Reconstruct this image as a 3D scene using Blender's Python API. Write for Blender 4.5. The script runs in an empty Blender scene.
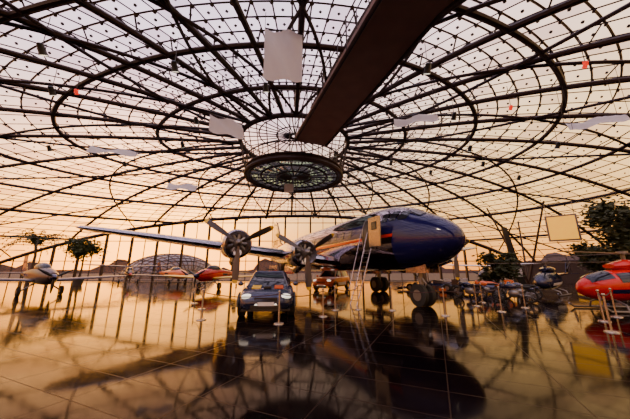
import bpy, math, random
from mathutils import Vector, Matrix
random.seed(7)
pi=math.pi
# ------------------------------------------------------------------ materials
def nt(name):
    m=bpy.data.materials.new(name); m.use_nodes=True
    t=m.node_tree; t.nodes.clear(); o=t.nodes.new('ShaderNodeOutputMaterial')
    return m,t,o
def mat(name,col,rough=.5,metal=0.,var=.15,scale=6.,emis=None,es=0.,spec=.5,coat=0.,bump=0.):
    m,t,o=nt(name)
    b=t.nodes.new('ShaderNodeBsdfPrincipled')
    tc=t.nodes.new('ShaderNodeTexCoord'); n=t.nodes.new('ShaderNodeTexNoise')
    n.inputs['Scale'].default_value=scale; n.inputs['Detail'].default_value=3
    t.links.new(tc.outputs['Object'],n.inputs['Vector'])
    mx=t.nodes.new('ShaderNodeMix'); mx.data_type='RGBA'
    mx.inputs[6].default_value=tuple(c*(1-var) for c in col)+(1,)
    mx.inputs[7].default_value=tuple(min(1,c*(1+var)) for c in col)+(1,)
    t.links.new(n.outputs['Fac'],mx.inputs[0]); t.links.new(mx.outputs[2],b.inputs['Base Color'])
    b.inputs['Roughness'].default_value=rough; b.inputs['Metallic'].default_value=metal
    b.inputs['Specular IOR Level'].default_value=spec; b.inputs['Coat Weight'].default_value=coat
    if emis: b.inputs['Emission Color'].default_value=emis+(1,); b.inputs['Emission Strength'].default_value=es
    if bump:
        bp=t.nodes.new('ShaderNodeBump'); bp.inputs['Strength'].default_value=bump
        t.links.new(n.outputs['Fac'],bp.inputs['Height']); t.links.new(bp.outputs[0],b.inputs['Normal'])
    t.links.new(b.outputs[0],o.inputs[0]); return m
def glassmat(name,tint,transl=.1,gloss=.06,rough=.05):
    m,t,o=nt(name)
    tr=t.nodes.new('ShaderNodeBsdfTransparent'); tl=t.nodes.new('ShaderNodeBsdfTranslucent'); gl=t.nodes.new('ShaderNodeBsdfGlossy')
    tc=t.nodes.new('ShaderNodeTexCoord'); n=t.nodes.new('ShaderNodeTexNoise'); n.inputs['Scale'].default_value=.25
    t.links.new(tc.outputs['Object'],n.inputs['Vector'])
    mx=t.nodes.new('ShaderNodeMix'); mx.data_type='RGBA'
    mx.inputs[6].default_value=tuple(c*.85 for c in tint)+(1,); mx.inputs[7].default_value=tuple(min(1,c*1.1) for c in tint)+(1,)
    t.links.new(n.outputs['Fac'],mx.inputs[0]); t.links.new(mx.outputs[2],tr.inputs[0])
    tl.inputs[0].default_value=(.8,.8,.8,1); gl.inputs[0].default_value=(.9,.9,.9,1); gl.inputs['Roughness'].default_value=rough
    a=t.nodes.new('ShaderNodeMixShader'); a.inputs[0].default_value=transl
    t.links.new(tr.outputs[0],a.inputs[1]); t.links.new(tl.outputs[0],a.inputs[2])
    c=t.nodes.new('ShaderNodeMixShader'); c.inputs[0].default_value=gloss
    t.links.new(a.outputs[0],c.inputs[1]); t.links.new(gl.outputs[0],c.inputs[2])
    t.links.new(c.outputs[0],o.inputs[0]); return m
def clothmat():
    m,t,o=nt('white_cloth'); d=t.nodes.new('ShaderNodeBsdfDiffuse'); tl=t.nodes.new('ShaderNodeBsdfTranslucent'); n=t.nodes.new('ShaderNodeTexNoise'); n.inputs['Scale'].default_value=1.5
    cr=t.nodes.new('ShaderNodeValToRGB'); cr.color_ramp.elements[0].color=(.78,.78,.84,1); cr.color_ramp.elements[1].color=(.9,.9,.94,1)
    t.links.new(n.outputs['Fac'],cr.inputs[0]); t.links.new(cr.outputs[0],d.inputs[0]); t.links.new(cr.outputs[0],tl.inputs[0])
    x=t.nodes.new('ShaderNodeMixShader'); x.inputs[0].default_value=.4
    t.links.new(d.outputs[0],x.inputs[1]); t.links.new(tl.outputs[0],x.inputs[2]); t.links.new(x.outputs[0],o.inputs[0]); return m

steel=mat('dark_steel',(.030,.015,.013),.5,.0,spec=.25)
mull=mat('mullion_steel',(.026,.014,.012),.55,.0,spec=.25)
gl1=glassmat('dome_glass_a',(.93,.91,.92),.03,.02); gl2=glassmat('dome_glass_b',(.76,.71,.74),.03,.02); gl3=glassmat('dome_glass_c',(.99,.98,.98),.03,.02)
glf=glassmat('facade_glass',(.95,.92,.88),.01,.03); glg=glassmat('green_glass',(.16,.28,.22),.08,.12)
alu=mat('aluminium',(.50,.46,.48),.18,1.0,.1,2)
grey=mat('grey_metal',(.22,.21,.22),.4,.7)
black=mat('black',(.012,.012,.014),.4)
rubber=mat('rubber',(.015,.015,.015),.8)
dglass=mat('dark_glass',(.015,.018,.028),.06,0,.1,3,spec=.5)
navy=mat('navy_paint',(.012,.014,.075),.15,.2,.1,3,coat=.6)
red=mat('red_paint',(.60,.003,.003),.22,0,.1,3,coat=.15)
orange=mat('orange_paint',(.70,.12,.012),.3,0,.1,3,coat=.3)
white=mat('white_paint',(.75,.72,.72),.4)
cloth=clothmat()
yellow=mat('yellow_paint',(.8,.5,.04),.35)
brown=mat('catwalk_soffit',(.19,.085,.048),.6,0,.25,1.5)
lamp=mat('headlamp',(.9,.9,.85),.1,0,.02,4,(1,.9,.7),1.2)
redl=mat('red_lamp',(.7,.02,.01),.3,0,.02,4,(1,.03,.01),.8)
leaf=mat('leaf',(.035,.055,.012),.7,0,.5,3); leafd=mat('leaf_dark',(.032,.045,.010),.7,0,.6,1.5)
bark=mat('bark',(.07,.045,.03),.9,0,.4,9,bump=.5)
# ------------------------------------------------------------------ mesh builder
class MB:
    def __init__(s): s.v=[];s.f=[];s.m=[];s.s=[];s.M=Matrix.Identity(4)
    def add(s,vs,fs,mi=0,sm=True):
        o=len(s.v)
        for p in vs: s.v.append(tuple(s.M@Vector(p)))
        for f in fs: s.f.append([i+o for i in f]); s.m.append(mi); s.s.append(sm)
    def loft(s,secs,mi=0,caps=True,sm=True,closed=False):
        n=len(secs[0]); vs=[p for c in secs for p in c]; fs=[]
        k=len(secs); rng=k if closed else k-1
        for i in range(rng):
            a=i*n; b=((i+1)%k)*n
            for j in range(n):
                fs.append([a+j,a+(j+1)%n,b+(j+1)%n,b+j])
        if caps and not closed: fs.append(list(range(n))[::-1]); fs.append([(k-1)*n+j for j in range(n)])
        s.add(vs,fs,mi,sm)
    def tube(s,pts,r,mi=0,n=6,closed=False,caps=True):
        pts=[Vector(p) for p in pts]; k=len(pts)
        if k<2: return
        secs=[]; prev=None
        for i,p in enumerate(pts):
            if closed: t=pts[(i+1)%k]-pts[i-1]
            else: t=pts[min(i+1,k-1)]-pts[max(i-1,0)]
            if t.length<1e-7: t=Vector((0,0,1))
            t.normalize()
            if prev is None:
                a=Vector((0,0,1)) if abs(t.z)<.9 else Vector((1,0,0))
                u=t.cross(a).normalized()
            else:
                u=prev-t*prev.dot(t)
                if u.length<1e-6: u=t.cross(Vector((0,0,1)))
                u.normalize()
            prev=u; w=t.cross(u); rr=r[i] if isinstance(r,(list,tuple)) else r
            secs.append([p+u*rr*math.cos(2*pi*j/n)+w*rr*math.sin(2*pi*j/n) for j in range(n)])
        s.loft(secs,mi,caps,True,closed)
    def box(s,c,d,mi=0,R=None,sm=False):
        c=Vector(c); vs=[]
        for x in(-.5,.5):
            for y in(-.5,.5):
                for z in(-.5,.5):
                    q=Vector((x*d[0],y*d[1],z*d[2]))
                    if R: q=R@q
                    vs.append(c+q)
        s.add(vs,[[0,1,3,2],[4,6,7,5],[0,4,5,1],[2,3,7,6],[0,2,6,4],[1,5,7,3]],mi,sm)
    def ell(s,c,r,mi=0,n=16,k=10,R=None):
        c=Vector(c); secs=[]
        for i in range(k+1):
            a=-pi/2+pi*i/k; a=max(-pi/2+.03,min(pi/2-.03,a)); ring=[]
            for j in range(n):
                q=Vector((r[0]*math.cos(a)*math.cos(2*pi*j/n),r[1]*math.cos(a)*math.sin(2*pi*j/n),r[2]*math.sin(a)))
                if R: q=R@q
                ring.append(c+q)
            secs.append(ring)
        s.loft(secs,mi)
    def octa(s,p,r,mi=0):
        x,y,z=p
        s.add([(x+r,y,z),(x-r,y,z),(x,y+r,z),(x,y-r,z),(x,y,z+r),(x,y,z-r)],[[0,2,4],[2,1,4],[1,3,4],[3,0,4],[2,0,5],[1,2,5],[3,1,5],[0,3,5]],mi,False)
    def quad(s,a,b,c,d,mi=0): s.add([a,b,c,d],[[0,1,2,3]],mi,False)
    def build(s,name,mats,loc=(0,0,0),rz=0.,parent=None,scale=1):
        me=bpy.data.meshes.new(name); me.from_pydata(s.v,[],s.f)
        for m in mats: me.materials.append(m)
        me.polygons.foreach_set('material_index',s.m); me.polygons.foreach_set('use_smooth',s.s)
        me.update(); 
        try: me.set_sharp_from_angle(angle=math.radians(40))
        except Exception: pass
        o=bpy.data.objects.new(name,me); bpy.context.scene.collection.objects.link(o)
        o.location=loc; o.rotation_euler=(0,0,rz); o.scale=(scale,)*3
        if parent: o.parent=parent
        return o
def empty(name,loc,rz=0,scale=1):
    o=bpy.data.objects.new(name,None); bpy.context.scene.collection.objects.link(o)
    o.location=loc; o.rotation_euler=(0,0,rz); o.scale=(scale,)*3; return o
# ------------------------------------------------------------------ dome
CX,CY=-2.,24.; YF=46.; R0=5.2; HT=14.8; AL,AR,BB=75.,54.,36.
def RR(ph):
    c,s_=math.cos(ph),math.sin(ph); A=AL if c<0 else AR
    return 1/math.sqrt((c/A)**2+(s_/BB)**2)
def zxy(x,y):
    dx,dy=x-CX,y-CY; A=AL if dx<0 else AR
    rho=math.sqrt((dx/A)**2+(dy/BB)**2); return HT*(1-min(1,rho)**3)
def DP(ph,s_,off=0.):
    r=R0+s_*(RR(ph)-R0); x=CX+r*math.cos(ph); y=CY+r*math.sin(ph)
    return x,y,zxy(x,y)-off
def clampP(p,off=0):
    x,y,z=p
    if y>YF: y=YF; z=zxy(x,y)-off
    return (x,y,max(z,0.0))
def clipruns(pts):
    runs=[];cur=[]
    for i,p in enumerate(pts):
        if p[1]<=YF and p[2]>0.02: cur.append(p)
        else:
            if len(cur)>1: runs.append(cur)
            cur=[]
    if len(cur)>1: runs.append(cur)
    return runs
NP,NS=96,34
gm=MB(); fr=MB()
for j in range(NP):
    a0,a1=2*pi*j/NP,2*pi*(j+1)/NP
    for i in range(NS):
        q=[DP(a0,i/NS),DP(a1,i/NS),DP(a1,(i+1)/NS),DP(a0,(i+1)/NS)]
        if all(p[1]>=YF for p in q): continue
        q=[clampP(p) for p in q]
        gm.quad(*q,mi=random.choice([0,0,1,2]))
for j in range(32):
    a0,a1=2*pi*j/32,2*pi*(j+1)/32
    for r0,r1 in((.01,1.8),(1.8,3.5),(3.5,R0)):
        gm.quad(*[(CX+r*math.cos(a),CY+r*math.sin(a),HT) for r,a in((r0,a0),(r0,a1),(r1,a1),(r1,a0))],mi=random.choice([0,1,2]))
ceiling=gm.build('ceiling',[gl1,gl2,gl3])
for j in range(32):
    a=2*pi*j/32; fr.tube([(CX+.3*math.cos(a),CY+.3*math.sin(a),HT-.06),(CX+R0*math.cos(a),CY+R0*math.sin(a),HT-.06)],.06,0,4)
for r in(.6,1.8,3.5): fr.tube([(CX+r*math.cos(2*pi*j/48),CY+r*math.sin(2*pi*j/48),HT-.06) for j in range(48)],.07,0,4,True)
for j in range(NP):
    a=2*pi*j/NP
    for run in clipruns([DP(a,i/NS,.05) for i in range(NS+1)]): fr.tube(run,.042,0,4)
    for i in range(0,NS):
        p=DP(a,i/NS,.16)
        if p[1]<YF and p[2]>1: fr.octa(p,.11)
        p=DP(a+pi/NP,(i+.5)/NS,.10)
        if p[1]<YF and p[2]>1 and i>2: fr.octa(p,.10)
for i in range(1,NS+1):
    pts=[DP(2*pi*j/192,i/NS,.05) for j in range(193)]
    for run in clipruns(pts): fr.tube(run,.055,0,4)
fr.build('glazing_bars',[mull],parent=ceiling)
pr=MB(); NR=32; OFF=1.0
for j in range(NR):
    a=2*pi*(j+.5)/NR
    for run in clipruns([DP(a,i/40,OFF*(1-.7*i/40)) for i in range(41)]): pr.tube(run,.17,0,8)
ringS=[0.0,.11,.23,.35,.48,.62,.77,.90]
for k,s_ in enumerate(ringS):
    pts=[DP(2*pi*j/192,s_,OFF*(1-.7*s_)) for j in range(193)]
    for run in clipruns(pts): pr.tube(run,.16 if k else .22,0,8)
for sgn in(1,-1):
    for j in range(16):
        a=2*pi*(j+.25)/16
        pts=[DP(a+sgn*1.0*(i/48)**.8,i/48,(OFF+.1)*(1-.7*i/48)) for i in range(49)]
        for run in clipruns(pts): pr.tube(run,.10,0,6)
for j in range(NR):
    a=2*pi*(j+.5)/NR
    for i in range(1,18):
        s_=i/18; p=DP(a,s_,OFF*(1-.7*s_)); 
        if p[1]>YF-.5 or p[2]<.8: continue
        for da in(-.5,.5):
            q=DP(a+da*2*pi/NP,s_+.02,.05)
            if q[1]<YF: pr.tube([p,q],.045,0,4)
xl,xr=CX-59.,CX+42.5
pts=[(xl+(xr-xl)*i/80,YF-.2,max(.1,zxy(xl+(xr-xl)*i/80,YF)-.2)) for i in range(81)]
pr.tube(pts,.3,0,8)
pr.build('steel_arches',[steel],parent=ceiling)
# ------------------------------------------------------------------ facade wall
fw=MB(); n=60
for i in range(n):
    x0=xl+(xr-xl)*i/n; x1=xl+(xr-xl)*(i+1)/n
    fw.quad((x0,YF,0),(x1,YF,0),(x1,YF,zxy(x1,YF)),(x0,YF,zxy(x0,YF)),0)
wb=fw.build('wall_back',[glf])
fm=MB(); x=-58.
while x<39:
    z=zxy(x,YF)
    if z>.8: fm.box((x,YF-.15,z/2),(.28,.35,z-.1),0)
    if zxy(x+2.2,YF)>.8: fm.box((x+2.2,YF-.05,zxy(x+2.2,YF)/2),(.1,.12,zxy(x+2.2,YF)-.1),0)
    x+=4.4
for z in(.15,3.4,6.8,10.0):
    xs=[xx for xx in [xl+.5*k for k in range(int((xr-xl)/.5))] if zxy(xx,YF)>z+.1]
    if xs: fm.box(((xs[0]+xs[-1])/2,YF-.08,z),(xs[-1]-xs[0],.12,.12),0)
fm.build('facade_mullions',[steel],parent=wb)
wr=MB(); pa=[]
for i in range(41):
    ph=math.radians(-40+i*2.0)
    if ph>math.radians(36): break
    r=RR(ph)*.88; x,y=CX+r*math.cos(ph),CY+r*math.sin(ph)
    if y>YF-.4: break
    h=3.2; r2=r-.3
    pa.append([(x,y,0),(x,y,h),(CX+r2*math.cos(ph),CY+r2*math.sin(ph),h),(CX+r2*math.cos(ph),CY+r2*math.sin(ph),0)])
wr.loft(pa,0,True,False)
wr.build('wall_right',[mat('wall_brown',(.05,.03,.022),.7,0,.3,1)])
# ------------------------------------------------------------------ floor
def floormat():
    m,t,o=nt('polished_stone_floor'); b=t.nodes.new('ShaderNodeBsdfPrincipled')
    tc=t.nodes.new('ShaderNodeTexCoord'); mp=t.nodes.new('ShaderNodeMapping'); mp.inputs['Rotation'].default_value=(0,0,math.radians(24))
    br=t.nodes.new('ShaderNodeTexBrick'); br.offset=0.; br.squash=1
    br.inputs['Scale'].default_value=1; br.inputs['Brick Width'].default_value=1.5; br.inputs['Row Height'].default_value=.75
    br.inputs['Mortar Size'].default_value=.008; br.inputs['Mortar Smooth'].default_value=.1
    br.inputs['Color1'].default_value=(.0025,.0014,.0016,1); br.inputs['Color2'].default_value=(.006,.0033,.0033,1); br.inputs['Mortar'].default_value=(.022,.012,.009,1)
    n=t.nodes.new('ShaderNodeTexNoise'); n.inputs['Scale'].default_value=1.3; n.inputs['Detail'].default_value=5
    mr=t.nodes.new('ShaderNodeMapRange'); mr.inputs[1].default_value=.3; mr.inputs[2].default_value=.75; mr.inputs[3].default_value=.045; mr.inputs[4].default_value=.11
    ad=t.nodes.new('ShaderNodeMath'); ad.operation='MULTIPLY_ADD'; ad.inputs[1].default_value=.3
    t.links.new(tc.outputs['Object'],mp.inputs[0]); t.links.new(mp.outputs[0],br.inputs['Vector']); t.links.new(tc.outputs['Object'],n.inputs['Vector'])
    t.links.new(n.outputs['Fac'],mr.inputs[0]); t.links.new(br.outputs['Fac'],ad.inputs[0]); t.links.new(mr.outputs[0],ad.inputs[2]); t.links.new(ad.outputs[0],b.inputs['Roughness'])
    t.links.new(br.outputs['Color'],b.inputs['Base Color']); b.inputs['Specular IOR Level'].default_value=.055
    b.inputs['Specular Tint'].default_value=(1,.74,.60,1)
    t.links.new(b.outputs[0],o.inputs[0]); return m
fl=MB(); pts=[]
for j in range(144):
    ph=2*pi*j/144; r=RR(ph)+.2; x,y=CX+r*math.cos(ph),CY+r*math.sin(ph)
    pts.append((x,min(y,YF+.2)))
top=[(x,y,0) for x,y in pts]; k=len(pts)
fl.add(top,[list(range(k))],0,False)
fl.build('floor',[floormat()])
g=MB(); g.quad((-600,-600,-.06),(600,-600,-.06),(600,600,-.06),(-600,600,-.06))
g.build('tarmac_ground',[mat('tarmac',(.05,.035,.03),.8,0,.3,.2,spec=.1)])
h=MB(); top=[];bot=[]
for i in range(121):
    a=math.radians(20+i*140/120); R=420
    hh=10+9*math.sin(i*.31)+6*math.sin(i*.83+1)+3*math.sin(i*2.1)
    top.append((R*math.cos(a),R*math.sin(a),max(4,hh))); bot.append((R*math.cos(a),R*math.sin(a),-1))
h.add(bot+top,[[i,i+1,i+122,i+121] for i in range(120)],0,True)
h.build('distant_hills',[mat('hills',(.06,.04,.05),.9)])
hb=MB()
def hbp(i,j): 
    a=pi*i/16; b=pi*j/20
    return (13*math.cos(b)*math.sin(a)**.6 if 0<i<16 else 0, -10*math.cos(a), 7.0*math.sin(b)*math.sin(a)**.7 if 0<i<16 else 0)
vs=[hbp(i,j) for i in range(17) for j in range(21)]
hb.add(vs,[[i*21+j,i*21+j+1,(i+1)*21+j+1,(i+1)*21+j] for i in range(16) for j in range(20)],0,True)
for i in range(1,16): hb.tube([hbp(i,j) for j in range(21)],.14,1,4)
for j in range(0,21): hb.tube([hbp(i,j) for i in range(1,16)],.14,1,4)
hb.build('glass_hangar_building',[mat('hangar_glass',(.07,.055,.065),.3,0,.2,1,spec=.5),steel],loc=(-43,82,-.06),rz=.9)
# ------------------------------------------------------------------ suspended bar platform
PZ=10.4; PR=4.5
pf=MB()
for r,rad in((PR,.2),(PR-.35,.1),(3.1,.09),(1.6,.09)):
    pf.tube([(r*math.cos(2*pi*j/64),r*math.sin(2*pi*j/64),0) for j in range(64)],rad,0,8,True)
pf.tube([(PR*math.cos(2*pi*j/64),PR*math.sin(2*pi*j/64),.45) for j in range(64)],.12,0,8,True)
for j in range(24):
    a=2*pi*j/24; c,s_=math.cos(a),math.sin(a)
    pf.tube([(.3*c,.3*s_,0),(PR*c,PR*s_,0)],.055,0,6)
    pf.tube([(PR*c,PR*s_,0),(PR*1.02*c,PR*1.02*s_,1.45)],.04,0,6)
    pf.tube([(PR*c,PR*s_,.0),(PR*math.cos(a+.26),PR*math.sin(a+.26),.45)],.04,0,4)
pf.tube([(PR*1.02*math.cos(2*pi*j/64),PR*1.02*math.sin(2*pi*j/64),1.45) for j in range(64)],.06,0,8,True)
vs=[(PR*math.cos(2*pi*j/64),PR*math.sin(2*pi*j/64),.06) for j in range(64)]
pf.add(vs,[list(range(64))],1,False)
for j in range(64):
    a,b=2*pi*j/64,2*pi*(j+1)/64
    pf.quad((PR*math.cos(a),PR*math.sin(a),.0),(PR*math.cos(b),PR*math.sin(b),.0),(PR*math.cos(b),PR*math.sin(b),.45),(PR*math.cos(a),PR*math.sin(a),.45),0)
    pf.quad((PR*math.cos(a),PR*math.sin(a),.45),(PR*math.cos(b),PR*math.sin(b),.45),(PR*1.02*math.cos(b),PR*1.02*math.sin(b),1.4),(PR*1.02*math.cos(a),PR*1.02*math.sin(a),1.4),2)
for j in range(32):
    a=2*pi*j/32
    pf.tube([(PR*1.02*math.cos(a),PR*1.02*math.sin(a),.4),(R0*math.cos(a),R0*math.sin(a),HT-PZ-1.05)],.045,0,5)
pf.tube([(1.2*math.cos(2*pi*j/32),1.2*math.sin(2*pi*j/32),.6) for j in range(32)],.3,3,8,True)
pf.box((-.6,1.2,-.65),(.9,.25,.8),4); pf.tube([(-.6,1.2,-.3),(-.6,1.2,.1)],.04,0)
pf.build('suspended_bar_platform',[steel,glg,glf,grey,white],loc=(CX,CY,PZ))
# catwalk
cw=MB(); secs=[]; d=Vector((.34,-.94,0)).normalized(); side=Vector((-d.y,d.x,0)); p0=Vector((-.35,19.25,0))
rails=[[],[]]; mids=[[],[]]
for i in range(0,30):
    p=p0+d*i; 
    z=min(11.5,zxy(p.x,p.y)-1.9)
    if z<3: break
    p.z=z; a=p-side*1.3; b=p+side*1.3
    secs.append([a,b,b+Vector((0,0,.45)),a+Vector((0,0,.45))])
    for k,q in enumerate((a,b)): rails[k].append(q+Vector((0,0,1.4))); cw.tube([q+Vector((0,0,.4)),q+Vector((0,0,1.4))],.025,1,4); mids[k].append(q+Vector((0,0,.0)))
    if i%3==0 and zxy(a.x,a.y)>z+1.2:
        for q in(a,b): cw.tube([q,(q.x,q.y,zxy(q.x,q.y)-.3)],.04,1,5)
cw.loft(secs,0,True,False)
for k in(0,1): cw.tube(rails[k],.035,1,6); cw.tube(mids[k],.11,1,6)
cw.build('catwalk_bridge',[brown,steel])
# ------------------------------------------------------------------ hanging sails
def sail(loc,w,hh,tilt,rz,droop=.1):
    b=MB(); n=8; R=Matrix.Rotation(tilt,3,'X')
    P=lambda i,j:R@Vector(((i/n-.5)*w,.12*math.sin(i*1.1+j*.7),(j/n-.5)*hh-droop*math.sin(pi*i/n)*(1 if j==0 else 0)))
    vs=[P(i,j) for i in range(n+1) for j in range(n+1)]
    b.add(vs,[[i*9+j,i*9+j+1,(i+1)*9+j+1,(i+1)*9+j] for i in range(n) for j in range(n)],0,True)
    b.tube([P(0,n),P(n,n)],.03,1); 
    Rz=Matrix.Rotation(rz,3,'Z')
    for i in(0,n):
        q=P(i,n); wq=Rz@q; zt=zxy(loc[0]+wq.x,loc[1]+wq.y)-.1-loc[2]
        b.tube([q,(q.x,q.y,zt)],.015,1,4)
        q=P(i,0); b.tube([q,(q.x,q.y,zt)],.012,1,4) if abs(tilt)>.5 else None
    b.build('hanging_sail',[cloth,steel],loc=loc,rz=rz)
sail((-1.5,10.5,11.6),1.8,2.7,0,.1)
sail((-6,16.2,11.2),2.2,1.7,-.45,.5)
sail((-16.6,20.2,11.3),3.6,1.5,-.95,.3)
sail((-15,28.6,11.0),3.2,1.6,-.9,.2)
sail((6.4,15.2,11.1),2.6,1.3,-.75,-.3)
sail((16.5,14,10.2),2.4,1.3,-.9,-.5)
def spot(x,y,zoff=1.9,m=black,lens=None,rz=0,sc=1.):
    z=zxy(x,y)-zoff; b=MB(); R=Matrix.Rotation(.6,3,'X')
    b.tube([(0,0,zoff-.05),(0,0,.25*sc)],.02,0 if m is black else 2,5)
    b.tube([(-.2*sc,0,-.05),(-.2*sc,0,.22*sc),(.2*sc,0,.22*sc),(.2*sc,0,-.05)],.02,0,5)
    b.tube([R@(Vector((0,0,q))*sc) for q in(.25,.2,-.2,-.28)],[.08*sc,.14*sc,.17*sc,.2*sc],0,12)
    b.tube([R@(Vector((0,0,-.285))*sc),R@(Vector((0,0,-.3))*sc)],.16*sc,1,12)
    b.build('hanging_spotlight',[m,lens or lamp,steel],loc=(x,y,z),rz=rz)
for x,y in((-13,10.5),(-7.5,12),(-12,22),(-5,30),(4,30),(10,17),(14,22),(20,20),(8,26),(-20,26),(-9,18),(6,12),(-16,14),(13,28),(22,27),(-24,22),(-18,31),(-3,14),(17,25),(2,24)): spot(x,y)
for x,y in((-15,14.5),(13.2,15.8),(13.5,11.2)): spot(x,y,1.7,redl,redl,0,.6)
# ------------------------------------------------------------------ propeller airliner
a_ang=math.atan2(-.917,.40); PL=(6.15,11.0,0)
plane=empty('propeller_airliner',PL,a_ang)
ST=[(0,3.05,.03,.03),(.12,3.05,.34,.34),(.45,3.05,.68,.68),(1.0,3.08,1.0,1.0),(1.8,3.16,1.28,1.3),(2.6,3.3,1.45,1.55),(3.6,3.4,1.55,1.72),(5.2,3.45,1.6,1.78),(9,3.45,1.6,1.78),(14,3.45,1.6,1.78),(18,3.47,1.58,1.76),(22,3.6,1.38,1.5),(26,3.9,.9,1.02),(29.3,4.2,.42,.52),(31,4.35,.06,.08)]
def st(d):
    d=max(0,min(31,d))
    for i in range(len(ST)-1):
        if ST[i][0]<=d<=ST[i+1][0]: break
    p1,p2=ST[i],ST[i+1]; p0=ST[max(0,i-1)]; p3=ST[min(len(ST)-1,i+2)]
    h=p2[0]-p1[0]; u=(d-p1[0])/h; out=[]
    for k in(1,2,3):
        m1=(p2[k]-p0[k])/(p2[0]-p0[0]) if i>0 else (p2[k]-p1[k])/h
        m2=(p3[k]-p1[k])/(p3[0]-p1[0])
        out.append((2*u**3-3*u*u+1)*p1[k]+(u**3-2*u*u+u)*h*m1+(-2*u**3+3*u*u)*p2[k]+(u**3-u*u)*h*m2)
    return out
def surf(d,th,off=0):
    zc,w,hh=st(d); return (-d,(w+off)*math.cos(th),zc+(hh+off)*math.sin(th))
def fusmat():
    m,t,o=nt('fuselage_livery'); b=t.nodes.new('ShaderNodeBsdfPrincipled')
    tc=t.nodes.new('ShaderNodeTexCoord'); sp=t.nodes.new('ShaderNodeSeparateXYZ'); t.links.new(tc.outputs['Object'],sp.inputs[0])
    def M(op,a,bv=None,c=None):
        nd=t.nodes.new('ShaderNodeMath'); nd.operation=op
        for i,q in enumerate((a,bv,c)):
            if q is None: continue
            if isinstance(q,(int,float)): nd.inputs[i].default_value=q
            else: t.links.new(q,nd.inputs[i])
        return nd.outputs[0]
    X,Z=sp.outputs[0],sp.outputs[2]
    slant=M('ADD',X,M('MULTIPLY',M('SUBTRACT',Z,3.2),-.25))
    nose=M('GREATER_THAN',slant,-2.7)
    band=M('LESS_THAN',M('ABSOLUTE',M('SUBTRACT',Z,3.85)),.38)
    nv=M('MAXIMUM',nose,band)
    gb=M('LESS_THAN',M('ABSOLUTE',M('SUBTRACT',Z,3.36)),.07)
    gold1=M('MULTIPLY',gb,M('SUBTRACT',1,nose))
    n=t.nodes.new('ShaderNodeTexNoise'); n.inputs['Scale'].default_value=2; t.links.new(tc.outputs['Object'],n.inputs['Vector'])
    mb=t.nodes.new('ShaderNodeMix'); mb.data_type='RGBA'; mb.inputs[6].default_value=(.30,.25,.29,1); mb.inputs[7].default_value=(.46,.40,.44,1); t.links.new(n.outputs['Fac'],mb.inputs[0])
    seam=M('LESS_THAN',M('ABSOLUTE',M('SUBTRACT',M('FRACT',M('MULTIPLY',X,.8)),.5)),.012)
    ms=t.nodes.new('ShaderNodeMix'); ms.data_type='RGBA'; t.links.new(seam,ms.inputs[0]); t.links.new(mb.outputs[2],ms.inputs[6]); ms.inputs[7].default_value=(.12,.11,.11,1)
    m1=t.nodes.new('ShaderNodeMix'); m1.data_type='RGBA'; t.links.new(nv,m1.inputs[0]); t.links.new(ms.outputs[2],m1.inputs[6]); m1.inputs[7].default_value=(.010,.009,.08,1)
    m2=t.nodes.new('ShaderNodeMix'); m2.data_type='RGBA'; t.links.new(gold1,m2.inputs[0]); t.links.new(m1.outputs[2],m2.inputs[6]); m2.inputs[7].default_value=(.55,.03,.02,1)
    t.links.new(m2.outputs[2],b.inputs['Base Color'])
    t.links.new(M('MULTIPLY',M('SUBTRACT',1,M('MAXIMUM',nv,gold1)),1.0),b.inputs['Metallic']); b.inputs['Roughness'].default_value=.1
    t.links.new(b.outputs[0],o.inputs[0]); return m
f=MB(); ds=[0,.04,.08,.12,.2,.3,.4,.55,.7,.85]+[1+.25*i for i in range(17)]+[5.5+i*.75 for i in range(34)]+[31]
f.loft([[surf(d,2*pi*j/48) for j in range(48)] for d in ds],0)
f.build('fuselage',[fusmat()],parent=plane)
dt=MB()
def patch(d0,d1,z0,z1,mi,side=-1,off=.02,n=5):
    g_=[]
    for i in range(n+1):
        for j in range(n+1):
            d=d0+(d1-d0)*i/n; z=z0+(z1-z0)*j/n; zc,w,hh=st(d); q=max(-1,min(1,(z-zc)/hh)); th=math.asin(q)
            if side<0: th=pi-th
            g_.append(surf(d,th,off))
    dt.add(g_,[[i*(n+1)+j,i*(n+1)+j+1,(i+1)*(n+1)+j+1,(i+1)*(n+1)+j] for i in range(n) for j in range(n)],mi,True)
for s_ in(-1,1):
    for k in range(17):
        patch(6.2+k*.95,6.6+k*.95,3.65,4.1,0,s_,.02,3)
    patch(2.05,2.5,4.08,4.55,0,s_,.025); patch(2.6,3.0,4.1,4.6,0,s_,.025); patch(3.1,3.5,4.1,4.55,0,s_,.025)
for th0,th1 in((58,84),(96,122)):
    n=5; g_=[surf(1.55+(2.15-1.55)*i/n,math.radians(th0+(th1-th0)*j/n),.03) for i in range(n+1) for j in range(n+1)]
    dt.add(g_,[[i*6+j,i*6+j+1,(i+1)*6+j+1,(i+1)*6+j] for i in range(n) for j in range(n)],0,True)
patch(4.0,4.95,2.8,4.4,1,-1,.03);  # black patch on the skin paints in the dark inside of the open doorway
patch(3.93,4.0,2.75,4.45,2,-1,.05); patch(4.95,5.02,2.75,4.45,2,-1,.05); patch(3.93,5.02,4.40,4.47,2,-1,.05); patch(3.93,5.02,2.73,2.8,2,-1,.06)
dt.box((-3.42,-1.92,3.6),(.95,.06,1.5),3); dt.box((-3.42,-1.97,3.9),(.4,.03,.4),0)
dt.tube([(-3.9,-1.55,4.15),(-3.85,-1.92,4.15)],.03,2); dt.tube([(-3.9,-1.6,3.15),(-3.85,-1.92,3.15)],.03,2)
dt.tube([(-6,0,5.1),(-6.2,0,5.75)],[.05,.02],2); dt.tube([(-10,0,5.1),(-10.2,0,5.65)],[.05,.02],2); dt.tube([(-6.2,0,5.65),(-28,0,8.4)],.012,2,4)
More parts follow.
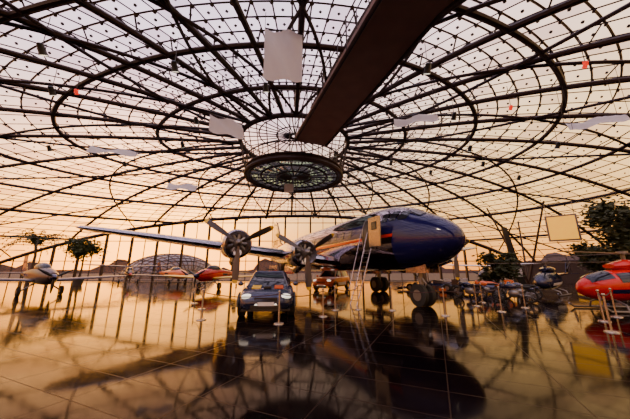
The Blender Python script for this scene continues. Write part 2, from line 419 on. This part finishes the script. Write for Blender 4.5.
dt.build('fuselage_details',[dglass,black,grey,mat('door_panel',(.35,.28,.2),.2,.8)],parent=plane)
def airfoil(xle,xte,y,z,tk,n=10):
    c=xte-xle; up=[];lo=[]
    for i in range(n+1):
        u=(1-math.cos(pi*i/n))/2; t_=tk*c*5*(.2969*math.sqrt(u)-.126*u-.3516*u*u+.2843*u**3-.1036*u**4)
        up.append((-(xle+u*c),y,z+t_+.02*c*math.sin(pi*u))); lo.append((-(xle+u*c),y,z-t_*.8+.02*c*math.sin(pi*u)))
    return up+lo[::-1][1:-1]
w=MB()
for s_ in(-1,1):
    secs=[]
    for lat,le,te in((.9,8.5,14.2),(4.4,8.9,13.9),(8.3,9.4,13.5),(12,9.9,13.1),(15.2,10.45,12.7),(16.2,10.8,12.5),(16.5,11.3,12.2)):
        secs.append(airfoil(le,te,s_*lat,2.15+.115*lat,.15 if lat<16.3 else .08))
    w.loft(secs,0)
    secs=[airfoil(27.0,30.2,s_*.3,4.35,.1),airfoil(27.8,30.0,s_*3.5,4.55,.1),airfoil(28.6,29.8,s_*6.2,4.75,.09)]
    w.loft(secs,0)
def finsec(le,te,z,tk):
    return [(p[0],p[2],z) for p in airfoil(le,te,0,0,tk)]
w.loft([finsec(24.5,31,4.7,.03),finsec(26.5,31.1,5.4,.07),finsec(27.8,31.0,7.4,.09),finsec(28.6,30.8,8.4,.08),finsec(29.2,30.4,8.7,.05)],1)
w.build('wings_and_tail',[alu,navy],parent=plane)
ng=MB()
for s_ in(-1,1):
    for lat,d0,zz,back in((4.3,6.9,2.7,15),(8.1,7.2,3.12,13.6)):
        y=s_*lat
        prof=[(d0+.25,.45),(d0+.1,.6),(d0,.68),(d0+.06,.75),(d0+.35,.81),(d0+1.3,.82),(d0+2.0,.76),(d0+2.1,.68),(d0+3.5,.64),(d0+5.2,.45),(back,.08)]
        ng.loft([[(-d,y+r*math.cos(2*pi*j/28),zz+r*math.sin(2*pi*j/28)) for j in range(28)] for d,r in prof],0,False)
        ng.loft([[(-(d0+.4),y+.72*math.cos(2*pi*j/24),zz+.72*math.sin(2*pi*j/24)) for j in range(24)],[(-(d0+.42),y+.1*math.cos(2*pi*j/24),zz+.1*math.sin(2*pi*j/24)) for j in range(24)]],1)
        for j in range(9):
            a=2*pi*j/9; ng.tube([(-(d0+.28),y+.25*math.cos(a),zz+.25*math.sin(a)),(-(d0+.28),y+.6*math.cos(a),zz+.6*math.sin(a))],.1,2,8)
        ng.tube([(-d0-.02,y,zz-.5),(-d0-1.6,y,zz-.95),(-d0-3,y,zz-.75)],[.22,.25,.1],0,10)
        ng.tube([(-(d0+.3),y,zz),(-d0+.05,y,zz),(-d0+.32,y,zz),(-d0+.5,y,zz),(-d0+.58,y,zz)],[.22,.22,.18,.12,.03],2,14)
        for k in range(3):
            ang=-pi/2+k*2*pi/3+(.06 if lat<5 else -.04)
            c,sn=math.cos(ang),math.sin(ang); secs=[]
            for r,wd,tw in((.12,.14,1.0),(.45,.2,.85),(.9,.36,.65),(1.4,.38,.5),(1.8,.34,.42),(1.92,.31,.4),(2.04,.22,.4),(2.1,.08,.4)):
                ring=[]
                for q in range(8):
                    aa=2*pi*q/8; uu=wd/2*math.cos(aa); tt=(.06 if r<.3 else .025)*math.sin(aa)
                    lx=uu*math.sin(tw)+tt*math.cos(tw); ly=uu*math.cos(tw)-tt*math.sin(tw)
                    ring.append((-d0+.25+lx,y+r*c-ly*sn,zz+r*sn+ly*c))
                secs.append(ring)
            ng.loft(secs[:6],4); ng.loft(secs[5:],3)
ng.build('engines_and_propellers',[alu,black,grey,yellow,mat('blade_grey',(.10,.09,.10),.35,.6)],parent=plane)
lg=MB()
def wheel(b,c,r,wd,mt=0,mh=1,ax=(0,1,0)):
    c=Vector(c); ax=Vector(ax)
    b.tube([c-ax*wd/2,c-ax*wd*.42,c+ax*wd*.42,c+ax*wd/2],[r*.82,r,r,r*.82],mt,24)
    b.tube([c-ax*(wd/2+.01),c+ax*(wd/2+.01)],r*.5,mh,16)
for y in(-.22,.22): wheel(lg,(-2.5,y,.52),.52,.24)
lg.tube([(-2.5,-.25,.52),(-2.5,.25,.52)],.08,1); lg.tube([(-2.5,0,.5),(-2.55,0,2.3)],.11,1,10)
lg.tube([(-2.5,0,1.1),(-3.4,0,2.0)],.06,1); lg.tube([(-2.42,0,.75),(-2.2,0,1.05),(-2.45,0,1.35)],.04,1)
for y in(-.4,.4): lg.box((-2.4,y,1.85),(1.3,.03,.6),2)
for s_ in(-1,1):
    for yo in(-.38,.38): wheel(lg,(-11.6,s_*4.3+yo,.6),.6,.34)
    lg.tube([(-11.6,s_*4.3-.5,.6),(-11.6,s_*4.3+.5,.6)],.09,1); lg.tube([(-11.6,s_*4.3,.6),(-11.4,s_*4.3,2.5)],.14,1,10)
    lg.tube([(-11.6,s_*4.3,1.1),(-12.8,s_*4.3,2.4)],.07,1)
    for yo in(-.62,.62): lg.box((-11.8,s_*4.3+yo,1.75),(2.2,.03,.6),2)
lg.build('landing_gear',[rubber,grey,alu],parent=plane)
bl=MB()
topL=Vector((-4.45,-1.65,2.8)); botL=Vector((-4.3,-2.75,0.0))
for o in(-.3,.3):
    ov=Vector((o,0,0)); bl.tube([botL+ov,topL+ov],.035,0,6)
    bl.tube([botL+ov+Vector((0,-.05,.75)),topL+ov+Vector((0,-.2,.85)),topL+ov+Vector((0,0,.1))],.02,0,6)
    bl.tube([botL+ov+(topL-botL)*.3,botL+ov+(topL-botL)*.3+Vector((0,-.1,.75))],.018,0,5)
for i in range(1,12):
    p=botL+(topL-botL)*i/12; bl.box(p,(.6,.16,.035),0)
bl.build('boarding_ladder',[alu],loc=PL,rz=a_ang)
# ------------------------------------------------------------------ cars
def car(name,loc,rz,body,acc,scale=1,suv=False):
    b=MB(); zr=1.46 if not suv else 1.75; gh=.92 if not suv else 1.05
    ST2=[(-2.12,.62,.45,.80),(-2.08,.78,.3,.92),(-1.8,.87,.24,1.0),(-1.3,.91,.22,1.0),(-.6,.92,.2,.98),(.2,.92,.2,.97),(.9,.91,.2,.95),(1.35,.91,.22,.88),(1.75,.86,.24,.80),(2.02,.74,.28,.70),(2.12,.6,.36,.58)]
    secs=[]
    for x,w_,zb,zt in ST2:
        if suv: zb+=.1; zt+=.15
        half=[(w_*.86,zb),(w_,zb+.12),(w_*1.01,(zb+zt)/2),(w_*.97,zt-.1),(w_*.86,zt-.02),(w_*.45,zt+.02)]
        secs.append([(x,y,z) for y,z in half]+[(x,-y,z) for y,z in half[::-1]])
    b.loft(secs,0)
    bx0,bx1=(-1.95,1.0); rx0,rx1=(-1.35,.25)
    if suv: rx0=-1.8; bx0=-2.0
    base=[(bx1,.72),(bx1-.35,.8),(bx0+.3,.8),(bx0,.7)]; roof=[(rx1,.52),(rx1-.2,.58),(rx0+.2,.58),(rx0,.52)]
    ringb=[(x,y,gh) for x,y in base]+[(x,-y,gh) for x,y in base[::-1]]
    ringr=[(x,y,zr-.04) for x,y in roof]+[(x,-y,zr-.04) for x,y in roof[::-1]]
    b.loft([ringb,ringr],1,True,False)
    rr=[(x*1.0,y*1.02,zr-.05) for x,y in roof]+[(x,-y*1.02,zr-.05) for x,y in roof[::-1]]
    b.loft([rr,[(x*.96-.02,y*.92,z+.06) for x,y,z in rr]],0)
    for i in(0,3,4,7): b.tube([ringb[i],ringr[i]],.035,0,6)
    for sy in(1,-1):
        b.tube([(-.35,sy*.8,gh),(-.35,sy*.59,zr-.04)],.035,0,6)
        b.ell((.85,sy*.98,gh+.1),(.08,.11,.075),0,10,6)
        b.ell((1.92,sy*.6,.66+(.15 if suv else 0)),(.17,.19,.09),3,12,8)
        b.ell((-2.05,sy*.66,.78),(.06,.14,.08),6,10,6)
        for x in(1.33,-1.33):
            wheel(b,(x,sy*.82,.33),.33,.24,4,5)
            b.tube([(x+.4*math.cos(a),sy*.915,.33+.4*math.sin(a)) for a in [pi*i/12 for i in range(13)]],.045,2,6)
        b.box((0,sy*.925,.55),(1.6,.015,.22),7)
        b.ell((2.08,sy*.3,.42),(.05,.09,.09),3,10,6)
    b.box((2.08,0,.58+(.1 if suv else 0)),(.08,.72,.13),2); b.box((2.1,0,.36),(.08,.95,.12),2); b.box((2.15,0,.46),(.02,.5,.11),8)
    b.box((1.15,.38,.93),(.6,.3,.02),7,Matrix.Rotation(.13,3,'Y')); b.box((1.15,-.38,.93),(.6,.3,.02),9,Matrix.Rotation(.13,3,'Y')); b.box((2.02,0,.27),(.25,1.5,.05),2)
    b.box((1.35,0,.92),(.35,.25,.05),2)
    b.box((-.4,0,zr+.06),(.35,.35,.06),2)
    b.box((-1.95,0,1.2 if not suv else 1.82),(.3,1.4,.04),0)
    for sy in(.55,-.55): b.tube([(-1.9,sy,.95),(-1.95,sy,1.19)],.03,0)
    b.build(name,[body,dglass,black,lamp,rubber,alu,redl,acc,white,yellow],loc=loc,rz=rz,scale=scale)
dk=mat('dark_blue_car_paint',(.02,.025,.07),.2,.2,.2,3,coat=.5)
car('rally_car',(-2.0,12.1,0),-pi/2+.12,dk,orange,1.12)
car('pickup_car',(1.6,25.5,0),-pi/2-.5,orange,white,1.08,True)
# ------------------------------------------------------------------ small aircraft
def lightplane(name,loc,rz,bm,wm,acc,scale=1,low=False):
    b=MB(); zc=1.15
    S=[(0,.05,0),(.1,.25,0),(.6,.42,0),(1.4,.5,.05),(2.4,.52,.1),(3.6,.42,.1),(5.2,.24,.15),(6.6,.1,.2),(7.0,.04,.22)]
    b.loft([[(-d,r*math.cos(2*pi*j/20),zc+dz+r*1.1*math.sin(2*pi*j/20)) for j in range(20)] for d,r,dz in S],0)
    b.ell((-2.4,0,zc+.5),(1.1,.38,.42),3,16,10)
    wz=zc-.25 if low else zc+.95
    for s_ in(-1,1):
        b.loft([[(p[0],p[1],p[2]) for p in airfoil(1.6,3.2,s_*.2,wz,.13)],airfoil(1.7,3.1,s_*3.8,wz+.18,.12),airfoil(1.95,2.9,s_*4.9,wz+.24,.08)],1)
        b.loft([airfoil(6.0,6.9,0,zc+.25,.08),airfoil(6.2,6.85,s_*1.5,zc+.27,.08)],1)
        if not low: b.tube([(-2.2,s_*.4,zc-.3),(-2.3,s_*2.3,wz+.05)],.04,4)
        b.tube([(-1.9,s_*.3,zc-.35),(-1.8,s_*.95,.28)],.05,4); wheel(b,(-1.8,s_*1.0,.28),.28,.16,5,4)
        b.box((-3.2,s_*.42,zc+.1),(1.8,.05,.16),2)
    b.tube([(-6.6,0,zc),(-6.8,0,.15)],.03,4); wheel(b,(-6.8,0,.13),.13,.08,5,4)
    b.loft([[(p[0],p[2],zc+.3) for p in airfoil(5.7,7.0,0,0,.07)],[(p[0],p[2],zc+1.5) for p in airfoil(6.4,7.1,0,0,.07)]],2)
    b.tube([(0.0,0,zc),(.25,0,zc),(.4,0,zc)],[.2,.14,.02],2,12)
    for k in(0,1,2):
        a=.5+2*pi*k/3; b.tube([(.15,0,zc),(.15,.5*math.cos(a),zc+.5*math.sin(a)),(.15,.95*math.cos(a),zc+.95*math.sin(a))],[.05,.09,.03],6,6)
    b.build(name,[bm,wm,acc,dglass,grey,rubber,black],loc=loc,rz=rz,scale=scale)
dsil=mat('dark_silver',(.09,.07,.075),.3,.6)
lightplane('light_aircraft',(-17.6,18.4,0),-.55,dsil,dsil,navy,1.1,True)
lightplane('light_aircraft',(-10.6,24.5,0),-pi/2-.2,red,yellow,navy,1.1,True)
lightplane('light_aircraft',(-16.5,35.0,0),-.6,orange,dsil,navy,1.1,True)
lightplane('light_aircraft',(-25,37.0,0),-.9,dsil,dsil,red,1.1,False)
lightplane('light_aircraft',(20,33.0,0),-2.4,dsil,white,navy,1.1,False)
# ------------------------------------------------------------------ helicopter
def heli(name,loc,rz,body,acc,scale=1):
    b=MB(); zc=1.05
    S=[(0,.05,-.12),(.12,.3,-.1),(.5,.58,-.03),(1.1,.74,0.03),(1.9,.8,.08),(2.8,.76,.1),(3.5,.55,.22),(4.1,.3,.38),(4.6,.18,.45),(7.6,.1,.6),(7.9,.03,.62)]
    b.loft([[(-d,r*.95*math.cos(2*pi*j/24),zc+dz+r*.88*math.sin(2*pi*j/24)) for j in range(24)] for d,r,dz in S],0)
    def pt(d,th,off):
        for i in range(len(S)-1):
            if S[i][0]<=d<=S[i+1][0]: break
        u=(d-S[i][0])/(S[i+1][0]-S[i][0]); r=S[i][1]+(S[i+1][1]-S[i][1])*u; dz=S[i][2]+(S[i+1][2]-S[i][2])*u
        return (-d,(r*.95+off)*math.cos(th),zc+dz+(r*.88+off)*math.sin(th))
    def pp(d0,d1,t0,t1,mi,n=6):
        vs=[pt(d0+(d1-d0)*i/n,math.radians(t0+(t1-t0)*j/n),.02) for i in range(n+1) for j in range(n+1)]
        b.add(vs,[[i*(n+1)+j,i*(n+1)+j+1,(i+1)*(n+1)+j+1,(i+1)*(n+1)+j] for i in range(n) for j in range(n)],mi)
    pp(.35,1.15,30,86,2);pp(.35,1.15,94,150,2)
    for a,c in((12,50),(130,168)): pp(1.3,1.9,a,c,2); pp(2.05,2.7,a,c,2)
    for a,c in((-28,-12),(192,208)): pp(.9,3.3,a,c,1)
    b.loft([[(-1.5,.3*math.cos(2*pi*j/12),1.95+.1*math.sin(2*pi*j/12)) for j in range(12)],[(-2.1,.42*math.cos(2*pi*j/12),1.98+.28*math.sin(2*pi*j/12)) for j in range(12)],[(-3.2,.36*math.cos(2*pi*j/12),1.95+.24*math.sin(2*pi*j/12)) for j in range(12)],[(-3.9,.1*math.cos(2*pi*j/12),1.75+.08*math.sin(2*pi*j/12)) for j in range(12)]],0)
    b.tube([(-2.2,0,2.1),(-2.2,0,2.55)],.08,3,10); b.tube([(-2.2,0,2.48),(-2.2,0,2.62)],.2,3,12)
    for k in range(4):
        a=.45+k*pi/2; c,s_=math.cos(a),math.sin(a); R=Matrix.Rotation(a,3,'Z')
        b.box((-2.2+2.3*c,2.3*s_,2.52),(4.2,.22,.03),3,R)
    b.loft([[(-7.2,-.02,1.7),(-7.9,-.02,1.7),(-7.9,.02,1.7),(-7.2,.02,1.7)],[(-7.8,-.02,2.7),(-8.2,-.02,2.7),(-8.2,.02,2.7),(-7.8,.02,2.7)]],0,True,False)
    b.box((-7.3,0,1.65),(.5,1.8,.04),0)
    for a in(.4,.4+pi/2): b.box((-7.95,.15,2.4),(.12,.03,1.6),3,Matrix.Rotation(a,3,'Y'))
    for s_ in(-1,1):
        b.tube([(-.2,s_*.95,.22),(-.4,s_*.95,.06),(-3.4,s_*.95,.06)],.045,3,8)
        for x in(-1.1,-2.7): b.tube([(x,s_*.4,.5),(x,s_*.85,.32),(x,s_*.95,.06)],.035,3,6)
    b.build(name,[body,acc,dglass,grey],loc=loc,rz=rz,scale=scale)
heli('helicopter',(11.5,12.1,0),pi-.12,red,navy,.95)
heli('helicopter',(15.5,19,0),pi+.6,dk,white,.9)
# ------------------------------------------------------------------ race cars
def racecar(name,loc,rz,bm,acc):
    b=MB()
    S=[(2.3,.1,.22,.06),(1.6,.16,.28,.1),(.8,.3,.38,.2),(0.2,.36,.42,.24),(-.6,.5,.42,.26),(-1.4,.35,.42,.26),(-2.0,.15,.4,.15)]
    b.loft([[(x,w_*math.cos(2*pi*j/16),z+h_*math.sin(2*pi*j/16)) for j in range(16)] for x,w_,z,h_ in S],0)
    b.loft([[(-.3,.15*math.cos(2*pi*j/10),.72+.22*math.sin(2*pi*j/10)) for j in range(10)],[(-1.0,.14*math.cos(2*pi*j/10),.7+.2*math.sin(2*pi*j/10)) for j in range(10)],[(-1.9,.04*math.cos(2*pi*j/10),.55+.05*math.sin(2*pi*j/10)) for j in range(10)]],1)
    b.ell((.15,0,.62),(.4,.2,.1),2,12,6); b.ell((-.05,0,.74),(.14,.12,.14),1,10,8)
    for s_ in(-1,1):
        b.loft([[(.3,s_*.35,.12),(.3,s_*.7,.12),(.3,s_*.7,.5),(.3,s_*.35,.5)],[(-.9,s_*.35,.1),(-.9,s_*.68,.1),(-.9,s_*.68,.45),(-.9,s_*.35,.5)],[(-1.6,s_*.2,.1),(-1.6,s_*.35,.1),(-1.6,s_*.3,.3),(-1.6,s_*.2,.35)]],0)
        for x,r,wd in((1.45,.31,.3),(-1.55,.33,.38)):
            wheel(b,(x,s_*.78,r),r,wd,2,3); b.tube([(x-.1,s_*.15,.32),(x,s_*.65,r)],.02,3,5); b.tube([(x+.2,s_*.15,.25),(x,s_*.65,r-.1)],.02,3,5)
        b.box((2.35,s_*.82,.2),(.5,.03,.22),1); b.box((-2.1,s_*.5,.78),(.5,.03,.45),1)
    b.box((2.35,0,.12),(.45,1.65,.03),1); b.box((-2.1,0,.95),(.4,1.0,.04),1); b.box((-2.1,0,.75),(.3,1.0,.03),0); b.tube([(-1.9,0,.5),(-2.1,0,.76)],.04,0)
    b.build(name,[bm,acc,rubber,grey],loc=loc,rz=rz)
racecar('formula_race_car',(12.6,21.5,0),2.6,dk,orange)
racecar('formula_race_car',(19.5,16.6,0),2.7,navy,yellow)
racecar('formula_race_car',(10.0,24,0),2.5,dk,dsil)
racecar('formula_race_car',(12.6,27.5,0),2.5,dk,white)
def moto(loc,rz,bm):
    b=MB()
    for x in(-.7,.7):
        b.tube([(x+.3*math.cos(2*pi*j/20),0,.35+.3*math.sin(2*pi*j/20)) for j in range(20)],.05,1,8,True)
        for k in range(6): a=pi*k/6; b.tube([(x-.28*math.cos(a),0,.35-.28*math.sin(a)),(x+.28*math.cos(a),0,.35+.28*math.sin(a))],.01,2,4)
    b.tube([(.7,.08,.35),(.4,.08,.95)],.03,2); b.tube([(.7,-.08,.35),(.4,-.08,.95)],.03,2); b.tube([(.38,-.35,1.0),(.42,0,.98),(.38,.35,1.0)],.02,2)
    b.ell((.12,0,.82),(.3,.16,.16),0); b.ell((-.45,0,.8),(.38,.14,.08),1); b.ell((0,0,.45),(.28,.18,.22),2); b.ell((.5,0,.85),(.14,.14,.18),0)
    b.tube([(-.7,.1,.35),(-.1,.1,.45)],.03,2); b.tube([(-.1,-.12,.3),(-.8,-.15,.4)],.05,2); b.ell((-.75,0,.72),(.2,.08,.06),0)
    b.tube([(0,-.1,.35),(.05,-.3,.02)],.015,2)
    b.build('motorcycle',[bm,rubber,grey],loc=loc,rz=rz)
moto((10.9,15.2,0),2.4,dk); moto((12.3,16.6,0),2.4,dk); moto((9.7,17.4,0),2.2,dk); moto((11.6,18.8,0),2.3,orange)
def pylon(loc,rz,hh=5.4,lean=.5):
    b=MB(); 
    b.box((0,0,.06),(1.1,1.1,.12),0)
    b.loft([[(-.35,-.06,.1),(.35,-.06,.1),(.35,.06,.1),(-.35,.06,.1)],[(-.25-lean,-.06,hh),(.25-lean,-.06,hh),(.25-lean,.06,hh),(-.25-lean,.06,hh)]],0,True,False)
    b.tube([(.8,0,.06),(-lean*.6,0,hh*.7)],.06,1); b.box((-lean*.2,-.08,1.6),(.5,.03,.8),2)
    b.build('display_pylon',[black,steel,white],loc=loc,rz=rz)
pylon((19.2,25.4,0),0,5.8,.9); pylon((22.5,30.5,0),0.2,5.0,.4)
ls=MB()
for x,y in((28,36),(36,28),(40,20)):
    for dx,dy in((-3,1.5),(2,2.5),(1.5,-3)):
        z=max(1.5,zxy(x+dx,y+dy)-.5); ls.tube([(x,y,0),(x+dx,y+dy,z)],[.14,.1],0,8)
ls.build('dome_strut_cluster',[steel])
hp=MB(); hp.box((0,0,0),(2.3,.06,2.5),0); hp.box((0,-.04,0),(2.0,.02,2.2),1); 
for sx in(-1,1): hp.tube([(sx,0,1.25),(sx,0,2.5)],.02,0,4)
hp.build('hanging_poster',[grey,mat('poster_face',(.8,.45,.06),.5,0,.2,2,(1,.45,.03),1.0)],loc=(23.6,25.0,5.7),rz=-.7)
# ------------------------------------------------------------------ plants
def tree(name,loc,hh,cr,n,lm,pot=False,thin=.1,lo=.25):
    b=MB(); z0=.0
    if pot: b.tube([(0,0,0),(0,0,.08),(0,0,.7),(0,0,.75)],[.4,.45,.55,.58],2,16); z0=.7
    b.tube([(0,0,z0),(.1,.05,hh*.3),(.0,.1,hh*.6),(.1,0,hh*.85)],[thin*1.4,thin,thin*.7,thin*.2],0,8)
    for k in range(14):
        a=random.uniform(0,2*pi); zb=hh*random.uniform(lo,.75); L=cr*random.uniform(.3,.9)
        e=Vector((L*math.cos(a),L*math.sin(a),zb+L*random.uniform(.2,.6)))
        b.tube([(0,0.05,zb),e*.5+Vector((0,0,zb*.5)),e],[thin*.5,thin*.3,thin*.1],0,5)
        for q in range(n//14):
            g_=Vector((random.gauss(0,1),random.gauss(0,1),random.gauss(0,.8)))*cr*.28
            p=e+g_; s_=random.uniform(.08,.2)*(1+cr*.12)
            if p.z>hh or p.z<hh*lo*.8: continue
            R=Matrix.Rotation(random.uniform(0,6.3),3,'Z')@Matrix.Rotation(random.uniform(0,3),3,'X')
            b.add([p+R@Vector((-s_,0,0)),p+R@Vector((0,-s_*.5,.02)),p+R@Vector((s_,0,0)),p+R@Vector((0,s_*.5,.02))],[[0,1,2,3]],1,False)
    b.build(name,[bark,lm,grey],loc=loc)
tree('potted_tree',(-28.5,33,0),6.6,1.6,2400,leaf,True,.1,.42)
tree('potted_tree',(16.4,24.6,0),3.3,1.3,2600,leafd,True)
for x,y,hh,cr in((23.6,19.6,8.1,1.8),(27.5,22,8.2,2.1),(27,18.0,7.4,2.0),(26.0,24.5,4.6,1.4)): tree('indoor_tree',(x,y,0),hh,cr,5500,leafd,False,.16)
def palm(loc,hh):
    b=MB(); b.tube([(0,0,0),(.15,0,hh*.4),(.1,.1,hh*.75),(0,0,hh)],[.2,.15,.12,.14],0,8)
    for k in range(26):
        a=2*pi*k/26+random.uniform(-.1,.1); L=random.uniform(2.4,3.3); up=random.uniform(.5,1.7)
        pts=[Vector((L*u*math.cos(a),L*u*math.sin(a),hh+up*L*u*1.2-L*(.4+up*.6)*u*u*1.2)) for u in [i/10 for i in range(11)]]
        b.tube(pts,[.03]*5+[.02]*6,0,4)
        sd=Vector((-math.sin(a),math.cos(a),0))
        for i in range(1,11):
            for s_ in(-1,1):
                p=pts[i]; q=p+sd*s_*.5*(1-i/14)+Vector((0,0,-.2))+(pts[i]-pts[i-1])*.6
                w_=(pts[i]-pts[i-1])*.5
                b.add([p,p+w_,q],[[0,1,2]],1,False)
    b.build('palm_tree',[bark,leaf],loc=loc)
palm((-32.5,31.0,0),4.6)
pole=mat('stanchion_steel',(.45,.38,.33),.25,.7)
def barrier(pts):
    b=MB(); prev=None
    for x,y in pts:
        b.tube([(x,y,0),(x,y,.03),(x,y,.045)],[.17,.16,.04],0,16); b.tube([(x,y,.02),(x,y,.95)],.025,0,8); b.ell((x,y,.98),(.045,.045,.04),0,8,6)
        if prev:
            a=Vector((*prev,.9)); c=Vector((x,y,.9))
            b.tube([a.lerp(c,i/8)-Vector((0,0,.12*math.sin(pi*i/8))) for i in range(9)],.016,1,5)
        prev=(x,y)
    b.build('rope_barrier',[pole,mat('rope',(.05,.02,.02),.8)])
barrier([(-6.3,14.6),(-5.0,12.4),(-3.9,9.7),(-1.15,9.0),(.3,10.4),(.87,12.15),(1.9,12.3)]); barrier([(3.3,12.0),(4.9,10.6),(7.7,11.6),(7.8,13.5)])
barrier([(11.0,10.3),(9.6,9.4),(8.1,7.8)])
barrier([(9.6,12.8),(9.0,15)])
# ------------------------------------------------------------------ world and lights
wd=bpy.data.worlds.new('dusk_sky'); bpy.context.scene.world=wd; wd.use_nodes=True
t=wd.node_tree; t.nodes.clear(); o=t.nodes.new('ShaderNodeOutputWorld'); bg=t.nodes.new('ShaderNodeBackground')
tc=t.nodes.new('ShaderNodeTexCoord'); sp=t.nodes.new('ShaderNodeSeparateXYZ'); t.links.new(tc.outputs['Generated'],sp.inputs[0])
def ramp(stops):
    cr=t.nodes.new('ShaderNodeValToRGB'); e=cr.color_ramp.elements
    e[0].position=stops[0][0]; e[0].color=stops[0][1]+(1,); e[1].position=stops[-1][0]; e[1].color=stops[-1][1]+(1,)
    for p,c in stops[1:-1]: q=e.new(p); q.color=c+(1,)
    t.links.new(sp.outputs[2],cr.inputs[0]); return cr
cL=ramp([(0,(1.0,.24,.02)),(.08,(1.0,.33,.04)),(.17,(1.0,.50,.16)),(.32,(1.0,.64,.44)),(.55,(.92,.68,.76)),(1,(.80,.70,.95))])
cR=ramp([(0,(1.0,.30,.03)),(.08,(1.0,.40,.06)),(.22,(1.0,.55,.16)),(.45,(1.0,.66,.34)),(.7,(.95,.68,.62)),(1,(.80,.70,.95))])
mrx=t.nodes.new('ShaderNodeMapRange'); mrx.inputs[1].default_value=-.1; mrx.inputs[2].default_value=.55; t.links.new(sp.outputs[0],mrx.inputs[0])
mlr=t.nodes.new('ShaderNodeMix'); mlr.data_type='RGBA'; t.links.new(mrx.outputs[0],mlr.inputs[0]); t.links.new(cL.outputs[0],mlr.inputs[6]); t.links.new(cR.outputs[0],mlr.inputs[7])
sd=Vector((-.50,.85,.08)).normalized()
vm=t.nodes.new('ShaderNodeVectorMath'); vm.operation='DOT_PRODUCT'; vm.inputs[1].default_value=sd
nn=t.nodes.new('ShaderNodeVectorMath'); nn.operation='NORMALIZE'; t.links.new(tc.outputs['Generated'],nn.inputs[0]); t.links.new(nn.outputs[0],vm.inputs[0])
mr=t.nodes.new('ShaderNodeMapRange'); mr.inputs[1].default_value=.8; mr.inputs[2].default_value=1; t.links.new(vm.outputs['Value'],mr.inputs[0])
pw=t.nodes.new('ShaderNodeMath'); pw.operation='POWER'; pw.inputs[1].default_value=2.5; t.links.new(mr.outputs[0],pw.inputs[0])
mg=t.nodes.new('ShaderNodeMix'); mg.data_type='RGBA'; mg.blend_type='ADD'; mg.clamp_result=False
t.links.new(pw.outputs[0],mg.inputs[0]); t.links.new(mlr.outputs[2],mg.inputs[6]); mg.inputs[7].default_value=(2.6,.95,.06,1)
t.links.new(mg.outputs[2],bg.inputs[0]); bg.inputs[1].default_value=2.7; t.links.new(bg.outputs[0],o.inputs[0])
def light(kind,name,loc,energy,col,target=None,**k):
    l=bpy.data.lights.new(name,kind); l.energy=energy; l.color=col
    for a,v in k.items(): setattr(l,a,v)
    ob=bpy.data.objects.new(name,l); bpy.context.scene.collection.objects.link(ob); ob.location=loc
    if target is not None: ob.rotation_euler=(Vector(target)-Vector(loc)).to_track_quat('-Z','Y').to_euler()
light('SPOT','spot_lamp',(1.5,6.0,11),900,(1,.75,.5),(4,14,3),spot_size=1.0,shadow_soft_size=.3)
light('SPOT','spot_lamp',(12,9.0,10),900,(1,.7,.45),(13,13,1),spot_size=1.2,shadow_soft_size=.3)
light('SPOT','spot_lamp',(-6,7.0,11),900,(1,.75,.5),(-2,12,1),spot_size=1.0,shadow_soft_size=.3)
# ------------------------------------------------------------------ camera
c=bpy.data.cameras.new('camera'); co=bpy.data.objects.new('camera',c); bpy.context.scene.collection.objects.link(co)
co.location=(0,0,1.6); co.rotation_euler=(math.radians(90+13.27),0,0); c.sensor_width=36; c.lens=15.14; c.clip_end=2000
bpy.context.scene.camera=co
